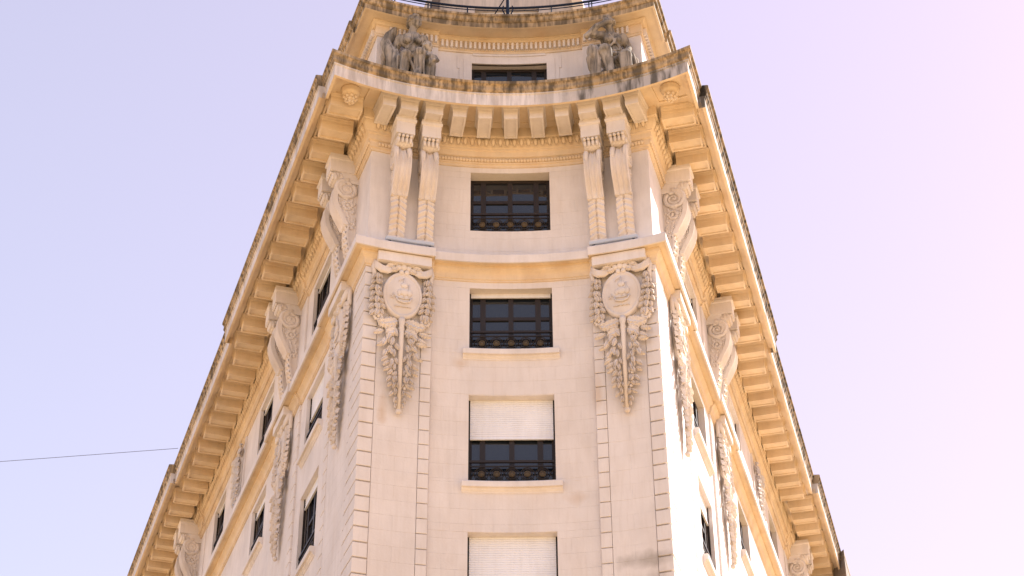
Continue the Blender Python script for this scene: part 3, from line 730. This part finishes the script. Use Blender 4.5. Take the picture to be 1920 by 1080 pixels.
# small pendants between the windows of the upper storey
pend = MB()
for e in LAY:
    if e[3] < -1.9: pend.merge(leafb if e[0] == 'leaf' else fruitb, Matrix.Translation((0,0,1.95)) @ lay_mx(e))
pend.ell((0,-0.08,0.02), (0.2,0.1,0.16), 10, 6); pend_me = pend.mesh('leaf_pendant', True)
for k in 'LR':
    for c in PANEL[k]:
        place('leaf_pendant', pend_me, 'carved', B, frame(k, c, SREC, 29.30), kind='stuff')
        for d in (-0.62, 0.62): ledge(k, c + d - 0.07, c + d + 0.07, [(SREC-0.02, 26.7), (SREC+0.05, 26.7), (SREC+0.05, 29.56), (SREC-0.02, 29.56)]).build('pilaster_strip', 'stone', B)

# ------------------------------------------------------------------ windows
def shutter_mesh(w, h):
    b = MB(); n = max(1, int(h / 0.055)); st = h / n; rows = []
    for i in range(n):
        z = -i*st
        for t, d in ((0.0, 0.0), (0.12, 0.009), (0.5, 0.012), (0.88, 0.009), (0.97, -0.003)): rows.append([(-w/2, -d, z - t*st), (w/2, -d, z - t*st)])
    rows.append([(-w/2, 0, -h), (w/2, 0, -h)])
    b.grid(rows); b.f = [tuple(reversed(f)) for f in b.f]; b.box(-w/2, w/2, -0.03, 0.02, -h-0.035, -h)
    return b
def grille_mesh(w, n):
    b = MB(); y = 0
    for z, t in ((0.62, 0.028), (0.50, 0.014), (0.10, 0.014), (0.04, 0.02)): b.box(-w/2 - 0.02, w/2 + 0.02, -t, t, z - t, z + t)
    for x in (-w/2 + 0.01, w/2 - 0.01): b.box(x-0.018, x+0.018, -0.018, 0.018, 0.0, 0.64)
    sp = 0.352
    for i in range(n):
        cx = sp*(i - (n-1)/2)
        b.tube([(cx + 0.115*math.cos(a*math.pi/8), 0, 0.30 + 0.125*math.sin(a*math.pi/8)) for a in range(16)], 0.012, 5, closed=True)
        for s in (-1, 1):
            b.tube([(cx - sp*0.5, 0.0, 0.30 + s*0.0), (cx - sp*0.38, 0, 0.30 + s*0.09), (cx - sp*0.2, 0, 0.30 + s*0.15), (cx, 0, 0.30 + s*0.165), (cx + sp*0.2, 0, 0.30 + s*0.15), (cx + sp*0.38, 0, 0.30 + s*0.09), (cx + sp*0.5, 0, 0.30)], 0.011, 4)
        b.tube([(cx, 0, 0.10), (cx, 0, 0.16)], 0.01, 4); b.tube([(cx, 0, 0.44), (cx, 0, 0.50)], 0.01, 4)
    for e in (-1, 1):
        xe = e*sp*n/2
        for s in (-1, 1): b.tube([(xe, 0, 0.30), (xe + e*0.035, 0, 0.30 + s*0.07), (xe + e*0.08, 0, 0.30 + s*0.115), (xe + e*0.115, 0, 0.30 + s*0.13)], 0.011, 4)
    return b.mesh('railing')
med = MB().lathe([(0.0,0.035),(0.03,0.03),(0.04,0.015),(0.065,0.02),(0.085,0.0),(0.085,-0.015),(0.0,-0.02)], 14)
for i in range(8): med.ell((0.055*math.cos(i*math.pi/4), 0.055*math.sin(i*math.pi/4), 0.018), (0.018,0.018,0.012), 5, 4)
med_v = MB().merge(med, Matrix.Rotation(rad(90), 4, 'X')); med_me = med_v.mesh('medallion', True)
rail_f = grille_mesh(2.0, 5)
_cache = {}
def window(k, u, z0, z1, off, shutter=None, sill=True, rail=True, full=False):
    w = 2*TW; h = z1 - z0; dp = 0.33 if k == 'F' else 0.21; f = frame(k, u, off - dp, z0)
    key = ('w', round(h, 3))
    if key not in _cache:
        b = MB(); e = 0.03
        b.box(-w/2-e, -w/2+0.07, -0.03, 0.04, -e, h+e); b.box(w/2-0.07, w/2+e, -0.03, 0.04, -e, h+e)
        b.box(-w/2+0.07, w/2-0.07, -0.03, 0.04, -e, 0.09); b.box(-w/2+0.07, w/2-0.07, -0.03, 0.04, h-0.09, h+e)
        for x, t in ((-0.68, 0.065), (0.0, 0.06), (0.66, 0.065)): b.box(x-t, x+t, -0.045, 0.04, 0.09, h-0.09)
        zt = h*0.62
        for a, c in ((-w/2+0.07, -0.745), (-0.615, -0.06), (0.06, 0.595), (0.725, w/2-0.07)): b.box(a, c, -0.035, 0.04, zt-0.05, zt+0.04)
        _cache[key] = b.mesh('frame'); pn = []
        for a, c in ((-w/2+0.06, -0.735), (-0.625, -0.05), (0.05, 0.605), (0.715, w/2-0.06)):
            for d, g_ in ((0.08, zt-0.045), (zt+0.035, h-0.08)):
                pm = MB().box(-(c-a)/2, (c-a)/2, -0.006, 0.006, -(g_-d)/2, (g_-d)/2).mesh('pane'); pn.append((pm, (a+c)/2, (d+g_)/2))
        _cache[('p', key)] = pn
    o = bpy.data.objects.new('window', None); COL.objects.link(o); o.parent = B; o.matrix_basis = f; o.empty_display_size = 0.2
    place('frame', _cache[key], 'frame', o, f)
    rj = random.Random(int(u*100) + int(z0*10))
    for pm, x, z in _cache[('p', key)]:
        place('pane', pm, 'glass', o, f @ Matrix.Translation((x, 0.012, z)) @ Matrix.Rotation(rad(rj.uniform(-0.5,0.5)), 4, 'X') @ Matrix.Rotation(rad(rj.uniform(-0.6,0.6)), 4, 'Z'))
    place('back_panel', MB().box(-w/2-0.05, w/2+0.05, 0.05, 0.06, -0.05, h+0.05).mesh('back_panel'), 'room', o, f)
    if shutter:
        key = ('s', round(shutter, 3))
        if key not in _cache: _cache[key] = shutter_mesh(w - 0.06, shutter).mesh('roller_shutter')
        place('roller_shutter', _cache[key], 'shutter', o, f @ Matrix.Translation((0, -0.09 if k == 'F' else -0.07, h + 0.005)))
        for x0, x1 in ((-w/2-0.01, -w/2+0.03), (w/2-0.03, w/2+0.01)): place('shutter_guide', MB().box(x0, x1, -0.11, -0.05, -0.01, h).mesh('shutter_guide'), 'frame', o, f)
    if rail:
        fr = f @ Matrix.Translation((0, -0.20 if k == 'F' else -0.14, 0.0)); place('railing', rail_f, 'frame', o, fr)
        if full:
            for i in range(5): place('medallion', med_me, 'gilt', o, fr @ Matrix.Translation((0.352*(i - 2), -0.012, 0.30)))
    if sill:
        prof = [(off-0.05, z0-0.27), (off+0.015, z0-0.27), (off+0.02, z0-0.245), (off+0.07, z0-0.20), (off+0.075, z0-0.165), (off+0.14, z0-0.16), (off+0.145, z0-0.035), (off+0.13, z0-0.012), (off-0.30, z0+0.004), (off-0.30, z0-0.2)]
        a = u - 1.16; b_ = u + 1.16
        ledge(k, a, b_, prof).build('sill', 'stone', o).matrix_basis = f.inverted()
    return o
for nm, z0, z1 in ROWS:
    window('F', -0.03, z0, z1, REC, shutter={'upper': None, 'a': 0.09, 'b': 1.02, 'c': 2.25}[nm], sill=(nm != 'upper'), full=(nm != 'c'))
window('F', -0.03, 31.3, 33.03, REC + 0.13, sill=False, rail=False)
rs = random.Random(21)
for k in 'LR':
    for i, u in enumerate(WINS[k]):
        for nm, z0, z1 in ROWS:
            sh = {('L',0,'b'): 0.28, ('L',1,'a'): 0.22, ('L',1,'upper'): 0.15, ('R',0,'b'): 0.5}.get((k, i, nm), rs.choice([None, 0.12, 0.3, 0.7]))
            window(k, u, z0, z1, SREC, shutter=sh, sill=(nm != 'upper'))

# ------------------------------------------------------------------ rooftop pavilion
pv = empty('rooftop_pavilion', (0, 0, 0), B)
def prism(pts0, pts1): 
    n = len(pts0); b = MB(); b.v = [tuple(p) for p in pts0 + pts1]
    b.f = [tuple(range(n-1, -1, -1)), tuple(range(n, 2*n))] + [(i, (i+1) % n, n + (i+1) % n, n + i) for i in range(n)]; return b
yb = 1.5
pw = MB()
pw.add([(-2.15,yb,34.2),(-1.0,yb,34.2),(-1.0,yb,36.47),(-2.0,yb,36.47),(-2.0,yb,38.2),(1.75,yb,38.2),(1.75,yb,36.47),(0.82,yb,36.47),(0.82,yb,34.2),(1.95,yb,34.2)],
       [(0,1,2,3), (3,2,7,6,5,4), (7,8,9,6)])
pw.add([(-2.15,yb,34.2),(-2.0,yb,38.2),(-4.2,yb+7,38.2),(-4.4,yb+7,34.2),(1.95,yb,34.2),(1.75,yb,38.2),(3.6,yb+7,38.2),(3.8,yb+7,34.2)], [(0,1,2,3), (4,7,6,5), (1,5,6,2)])
for a, b_, c, d in ((-1.0,-1.0,34.2,36.47), (0.82,0.82,34.2,36.47)): pw.add([(a,yb,c),(a,yb+0.2,c),(a,yb+0.2,d),(a,yb,d)], [(0,1,2,3)])
pw.add([(-1.0,yb,36.47),(0.82,yb,36.47),(0.82,yb+0.2,36.47),(-1.0,yb+0.2,36.47)], [(0,1,2,3)])
pw.build('wall', 'render', pv)
shutter_mesh(1.82, 2.1).build('roller_shutter', 'shutter', pv, mx=Matrix.Translation((-0.09, yb + 0.17, 36.47)))
prism([(-2.5,yb-0.35,34.2),(-2.15,yb-0.35,34.2),(-2.15,yb+0.1,34.2),(-2.5,yb+0.1,34.2)], [(-1.98,yb-0.35,38.2),(-1.9,yb-0.35,38.2),(-1.9,yb+0.1,38.2),(-1.98,yb+0.1,38.2)]).build('buttress', 'roof', pv)
prism([(1.90,yb-0.35,34.2),(2.32,yb-0.35,34.2),(2.32,yb+0.1,34.2),(1.90,yb+0.1,34.2)], [(1.62,yb-0.35,38.2),(1.8,yb-0.35,38.2),(1.8,yb+0.1,38.2),(1.62,yb+0.1,38.2)]).build('buttress', 'soffit', pv)

# ------------------------------------------------------------------ railing and flagpole on the attic roof
rl = empty('roof_railing', (0, -0.3, 34.25))
def rbuild(mb, name, parent, m='rail'):
    o = mb.build(name, m, parent); o.matrix_basis = parent.matrix_basis.inverted(); return o
def arcpts(u0, u1, off, z, n): return [pt('F', u0 + (u1-u0)*i/n, off, z) for i in range(n+1)]
for z, r_ in ((34.86, 0.034), (34.76, 0.014)): rbuild(MB().tube(arcpts(-3.30, 3.25, 0.12, z, 30), r_, 6), 'rail', rl)
rbuild(MB().tube(arcpts(-3.30, 3.25, 0.12, 34.34, 30), 0.012, 6), 'rail', rl)
for u in (-3.3, -3.22, -2.28, -2.2, -1.18, 1.15, 2.2, 2.28, 3.17, 3.25):
    rbuild(MB().tube([pt('F', u, 0.12, 34.2), pt('F', u, 0.12, 34.86)], 0.018, 6), 'post', rl)
tag(rl, 'thin black iron railing curving along the roof edge above the attic cornice', 'railing')
fp = empty('flagpole', tuple(pt('F', -0.06, 0.16, 34.25)))
P0 = pt('F', -0.06, 0.16)
rbuild(MB().tube([(P0.x, P0.y, 34.2), (P0.x, P0.y, 38.6)], [0.05, 0.035], 8), 'pole', fp)
rbuild(MB().tube([(P0.x - 0.35, P0.y + 0.25, 34.85), (P0.x, P0.y, 35.35)], 0.018, 6), 'brace', fp)
bk_ = MB()
for s in (-1, 1):
    bk_.tube([(P0.x + s*0.10, P0.y, 34.2), (P0.x + s*0.12, P0.y, 34.5), (P0.x + s*0.09, P0.y, 34.62), (P0.x + s*0.14, P0.y, 34.74), (P0.x + s*0.12, P0.y, 34.9)], 0.02, 5)
rbuild(bk_, 'bracket', fp)
tag(fp, 'dark metal flagpole rising from the middle of the roof railing', 'flagpole')

# ------------------------------------------------------------------ statues
def sculpt(items, voxel, name, smooth_it=4):
    b = MB()
    for it in items:
        if it[0] == 'e':
            _, c, r, *rot = it; mx = Matrix.Translation(c)
            if rot: mx = mx @ Matrix.Rotation(rad(rot[0]), 4, 'Y') @ (Matrix.Rotation(rad(rot[1]), 4, 'X') if len(rot) > 1 else Matrix.Identity(4))
            b.ell((0,0,0), r, 16, 10, mx)
        else:
            _, pts, rr = it; b.tube(pts, rr, 10)
            for p, r in zip(pts, rr): b.ell(p, (r, r, r), 10, 6)
    me = b.mesh(name); o = bpy.data.objects.new('tmp_sculpt', me); COL.objects.link(o)
    md = o.modifiers.new('r', 'REMESH'); md.mode = 'VOXEL'; md.voxel_size = voxel
    sm = o.modifiers.new('s', 'SMOOTH'); sm.iterations = smooth_it; sm.factor = 0.5
    dg = bpy.context.evaluated_depsgraph_get(); dg.update()
    out = bpy.data.meshes.new_from_object(o.evaluated_get(dg)); out.name = name
    bpy.data.objects.remove(o); bpy.data.meshes.remove(me)
    out.polygons.foreach_set('use_smooth', [True]*len(out.polygons)); return out
def statue(label, x, parts):
    root = empty('statue', (x, -0.75, 31.3)); tag(root, label, 'statue')
    for nm, items, vx in parts:
        me = sculpt(items, vx, nm); place(nm, me, 'statue', root)
    return root
# local coordinates: x right, -y towards the street, z above the cornice top
def head(c, r, turn):
    """a face with brow, nose, lips and chin, turned by an angle (0 = straight at the street)"""
    t = rad(turn); fx, fy = math.sin(t), -math.cos(t); sx, sy = math.cos(t), math.sin(t)
    def q(f, s, z): return (c[0] + r*(fx*f + sx*s), c[1] + r*(fy*f + sy*s), c[2] + r*z)
    L = [('e', c, (r*0.86, r*0.92, r*1.05)), ('e', q(0.25, 0, -0.45), (r*0.60, r*0.60, r*0.72)),
         ('t', [q(0.80, 0, 0.18), q(1.06, 0, -0.20)], [r*0.10, r*0.16]), ('e', q(0.78, 0, -0.52), (r*0.24, r*0.24, r*0.10)), ('e', q(0.72, 0, -0.92), (r*0.24, r*0.24, r*0.20))]
    for s in (-1, 1):
        L += [('e', q(0.78, 0.34*s, 0.24), (r*0.26, r*0.26, r*0.09)), ('e', q(0.66, 0.42*s, -0.18), (r*0.24, r*0.24, r*0.22)), ('e', q(0.0, 0.88*s, -0.05), (r*0.14, r*0.14, r*0.24))]
    return L
def curls(c, r, n, seed, turn, lo=-0.2):
    rr = random.Random(seed); L = []; t = rad(turn)
    for i in range(n):
        a = rr.uniform(0, 2*math.pi); e = rr.uniform(lo, 1.0)
        d = (math.cos(a)*math.sqrt(max(0, 1-e*e)), math.sin(a)*math.sqrt(max(0, 1-e*e)), e)
        face = d[0]*math.sin(t) - d[1]*math.cos(t)
        if face > 0.45 and e < 0.62: continue
        L.append(('e', (c[0] + d[0]*r*0.88, c[1] + d[1]*r*0.92, c[2] + d[2]*r*1.02), (r*0.27, r*0.27, r*0.24)))
    return L
def folds(paths, r=0.05):
    return [('t', p, [r*0.7] + [r]*(len(p)-2) + [r*0.8]) for p in paths]
HL = (0.06, -0.22, 2.40)
bodyL = head(HL, 0.20, 62) + [
    ('t', [(0.03,-0.20,2.20), (0.0,-0.17,2.0)], [0.105, 0.125]),
    ('e', (0.0,-0.16,1.80), (0.33,0.20,0.26)), ('e', (-0.10,-0.33,1.68), (0.125,0.10,0.115)), ('e', (0.16,-0.31,1.66), (0.125,0.10,0.115)),
    ('e', (0.03,-0.15,1.38), (0.23,0.18,0.32)), ('e', (0.04,-0.14,1.02), (0.34,0.26,0.26)),
    ('t', [(-0.31,-0.14,1.90), (-0.44,-0.06,1.58), (-0.50,-0.26,1.34)], [0.125, 0.10, 0.075]),
    ('t', [(0.31,-0.14,1.88), (0.43,-0.12,1.50), (0.40,-0.36,1.24), (0.36,-0.44,1.18)], [0.125, 0.10, 0.08, 0.07]),
    ('t', [(-0.12,-0.20,0.92), (-0.10,-0.66,0.86), (-0.14,-0.62,0.35), (-0.14,-0.76,0.02)], [0.21, 0.17, 0.12, 0.09]),
    ('t', [(0.18,-0.20,0.92), (0.26,-0.66,0.92), (0.22,-0.64,0.40), (0.22,-0.78,0.02)], [0.21, 0.18, 0.12, 0.09]),
    ('e', (0.02,-0.05,0.45), (0.44,0.32,0.50))]
hairL = curls(HL, 0.20, 60, 2, 55, -0.3) + [('e', (HL[0]-0.13, HL[1]+0.12, HL[2]-0.02), (0.10,0.10,0.09))]
drapeL = folds([[(0.30,-0.28,1.90), (0.08,-0.40,1.62), (-0.12,-0.36,1.34), (-0.22,-0.30,1.08)], [(0.22,-0.32,1.36), (0.02,-0.37,1.24), (-0.20,-0.30,1.28)],
                [(0.28,-0.32,1.16), (0.05,-0.42,1.06), (-0.25,-0.34,1.12)], [(0.25,-0.31,1.26), (0.02,-0.38,1.14), (-0.23,-0.31,1.20)]], 0.032) + \
         folds([[(-0.30,-0.34,1.02), (-0.30,-0.66,0.86), (-0.32,-0.60,0.40), (-0.38,-0.66,0.0)], [(0.06,-0.40,0.98), (0.06,-0.58,0.72), (0.06,-0.54,0.4), (0.04,-0.62,0.0)], [(0.02,-0.46,0.92), (0.14,-0.60,0.62), (0.12,-0.56,0.3), (0.12,-0.62,0.0)],
                [(-0.06,-0.78,0.84), (0.04,-0.72,0.58), (0.14,-0.72,0.34), (0.16,-0.78,0.0)], [(0.36,-0.72,0.92), (0.36,-0.72,0.55), (0.38,-0.70,0.25), (0.38,-0.78,0.0)], [(-0.18,-0.76,0.82), (-0.20,-0.72,0.4), (-0.22,-0.74,0.0)]], 0.042)
cloakL = [('t', [(-0.46,-0.10,2.30), (-0.62,-0.14,2.02), (-0.68,-0.18,1.72), (-0.60,-0.24,1.42), (-0.46,-0.30,1.12), (-0.36,-0.36,0.7), (-0.34,-0.40,0.1)], [0.05,0.11,0.15,0.18,0.20,0.19,0.17]),
          ('t', [(-0.44,-0.05,2.34), (-0.50,-0.02,2.1), (-0.62,0.0,1.8), (-0.72,0.0,1.4), (-0.70,0.0,1.0)], [0.05,0.07,0.09,0.10,0.08]),
          ('t', [(-0.50,-0.34,1.36), (-0.56,-0.42,1.0), (-0.58,-0.44,0.6)], [0.06,0.07,0.05]), ('t', [(-0.36,-0.42,1.25), (-0.40,-0.50,0.9), (-0.42,-0.52,0.3)], [0.05,0.06,0.06])]
CD = -0.22
HC = (0.44, -0.50, 1.50 + CD)
childL = head(HC, 0.14, 60) + curls(HC, 0.145, 40, 5, 60) + [('t', [(0.45,-0.47,1.38+CD),(0.47,-0.46,1.28+CD)], [0.07,0.09]), ('e', (0.48,-0.46,1.12+CD), (0.18,0.15,0.19)), ('e', (0.50,-0.50,0.90+CD), (0.17,0.16,0.16)),
     ('t', [(0.36,-0.46,1.22+CD),(0.34,-0.60,1.02+CD),(0.46,-0.66,1.05+CD)], [0.07,0.06,0.055]), ('t', [(0.62,-0.44,1.22+CD),(0.70,-0.52,1.02+CD),(0.62,-0.64,0.94+CD)], [0.07,0.06,0.055]),
     ('t', [(0.43,-0.48,0.84+CD),(0.42,-0.56,0.40),(0.44,-0.52,0.0)], [0.10,0.08,0.06]), ('t', [(0.58,-0.48,0.84+CD),(0.58,-0.52,0.35),(0.58,-0.50,0.0)], [0.10,0.08,0.06])]
statue('stone statue of a seated draped woman with a cloak and a small child', -2.58,
       [('figure', bodyL, 0.024), ('hair', hairL, 0.024), ('drapery', drapeL, 0.026), ('cloak', cloakL, 0.028), ('child', childL, 0.02)])
HR = (0.02, -0.24, 2.32)
bodyR = head(HR, 0.19, -20) + [
    ('t', [(0.05,-0.20,2.14), (0.09,-0.16,1.96)], [0.105, 0.125]),
    ('e', (0.12,-0.15,1.76), (0.32,0.20,0.26)), ('e', (0.0,-0.32,1.66), (0.12,0.10,0.11)), ('e', (0.26,-0.30,1.66), (0.12,0.10,0.11)),
    ('e', (0.14,-0.14,1.36), (0.24,0.19,0.30)), ('e', (0.12,-0.12,1.04), (0.36,0.27,0.26)),
    ('t', [(-0.14,-0.20,1.90), (-0.36,-0.36,1.78), (-0.56,-0.42,1.70), (-0.30,-0.48,1.98), (-0.02,-0.44,2.18)], [0.125, 0.11, 0.09, 0.085, 0.065]),
    ('e', (0.04,-0.42,2.22), (0.09,0.07,0.08)),
    ('t', [(0.40,-0.14,1.88), (0.54,-0.08,1.55), (0.50,-0.30,1.28)], [0.125, 0.105, 0.08]),
    ('t', [(0.0,-0.20,0.98), (-0.12,-0.64,1.02), (-0.02,-0.60,0.48), (0.04,-0.72,0.02)], [0.21, 0.18, 0.125, 0.09]),
    ('t', [(0.26,-0.20,0.94), (0.40,-0.60,0.86), (0.38,-0.58,0.38), (0.36,-0.72,0.02)], [0.21, 0.18, 0.13, 0.09]),
    ('e', (0.14,-0.05,0.45), (0.46,0.32,0.50))]
hairR = curls(HR, 0.19, 60, 9, -15, -0.3)
drapeR = folds([[(x0, -0.44, 1.0), (x0*1.06, -0.72, 0.84), (x0*1.08, -0.70, 0.45), (x0*1.15, -0.76, 0.0)] for x0 in (0.28,0.37,0.47)], 0.055) + \
         folds([[(0.44,-0.28,1.30), (0.60,-0.38,1.08), (0.66,-0.40,0.7), (0.64,-0.42,0.0)], [(0.52,-0.18,1.30), (0.70,-0.24,1.02), (0.74,-0.28,0.6), (0.70,-0.28,0.0)], [(0.38,-0.30,1.18), (0.14,-0.42,1.10), (-0.14,-0.34,1.16)]], 0.065) + \
         folds([[(0.02,-0.36,1.85),(0.14,-0.36,1.6),(0.30,-0.32,1.36)], [(0.26,-0.36,1.75),(0.14,-0.37,1.52),(-0.02,-0.33,1.36)], [(0.30,-0.33,1.30),(0.12,-0.36,1.24),(-0.08,-0.32,1.28)]], 0.04)
cloakR = [('e', (-0.42,-0.50,1.02), (0.17,0.17,0.30), -10), ('t', [(-0.26,-0.34,1.40), (-0.42,-0.48,1.18), (-0.54,-0.54,0.8), (-0.52,-0.54,0.45)], [0.07,0.10,0.08,0.05]),
          ('t', [(-0.30,-0.40,1.3), (-0.34,-0.58,1.0), (-0.30,-0.62,0.6), (-0.32,-0.6,0.1)], [0.06,0.08,0.07,0.09]), ('t', [(-0.40,-0.5,0.8), (-0.44,-0.5,0.1)], [0.09,0.11])]
statue('stone statue of a seated woman with an arm raised to her face and elbow out', 2.56,
       [('figure', bodyR, 0.024), ('hair', hairR, 0.024), ('drapery', drapeR, 0.026), ('cloak', cloakR, 0.026)])

# ------------------------------------------------------------------ floodlight bars on the belt course
for sg, lab in ((-1, 'grey metal floodlight bar on the belt course under the consoles beside the shaded flank'), (1, 'grey metal floodlight bar on the belt course under the consoles beside the sunlit flank')):
    f = frame('F', sg*2.60, 0.20, 26.72); o = bpy.data.objects.new('floodlight_bar', None); COL.objects.link(o); o.matrix_basis = f
    tag(o, lab, 'floodlight', 'floodlight bars on the belt course')
    place('housing', MB().box(-0.60, 0.60, -0.05, 0.05, 0.05, 0.14).mesh('housing'), 'zinc', o, f)
    place('lens', MB().box(-0.585, 0.585, -0.058, -0.051, 0.065, 0.125).mesh('lens'), 'zinc', o, f)
    for x in (-0.5, 0.5): place('foot', MB().box(x-0.03, x+0.03, -0.03, 0.03, -0.03, 0.05).mesh('foot'), 'rail', o, f)

# ------------------------------------------------------------------ cable and neighbour
a = pt('L', 19.6, 1.60, 31.03); bvec = Vector((-48.0, a.y + 0.6, 29.3))
cp = [a.lerp(bvec, i/24) - Vector((0, 0, 0.25*math.sin(math.pi*i/24))) for i in range(25)]
tag(MB().tube(cp, 0.010, 5).build('overhead_cable', 'cable'), 'thin dark cable crossing the sky to the shaded side of the cornice', 'cable')
Pn = Vector((12.45, 25.4, 0)); zn = 30.70
ddL, ddR = KIND['L'][1], KIND['R'][1]
q = [Pn, Pn + ddR*14, Pn + ddR*14 + ddL*5, Pn + ddL*5]
nb = empty('neighbouring_building', (Pn.x, Pn.y, 0)); tag(nb, 'rough grey stone gable of the neighbouring building at the far end of the sunlit cornice', 'building')
o = prism([Vector((p.x, p.y, 0)) for p in q], [Vector((p.x, p.y, zn)) for p in q]).build('wall', 'neigh', nb); o.matrix_basis = nb.matrix_basis.inverted()
cx, cy = sum(p.x for p in q)/4, sum(p.y for p in q)/4
q2 = [Vector((cx + (p.x-cx)*1.01, cy + (p.y-cy)*1.01, 0)) for p in q]
o = prism([Vector((p.x, p.y, zn)) for p in q2], [Vector((p.x, p.y, zn+0.25)) for p in q2]).build('coping', 'neigh', nb); o.matrix_basis = nb.matrix_basis.inverted()
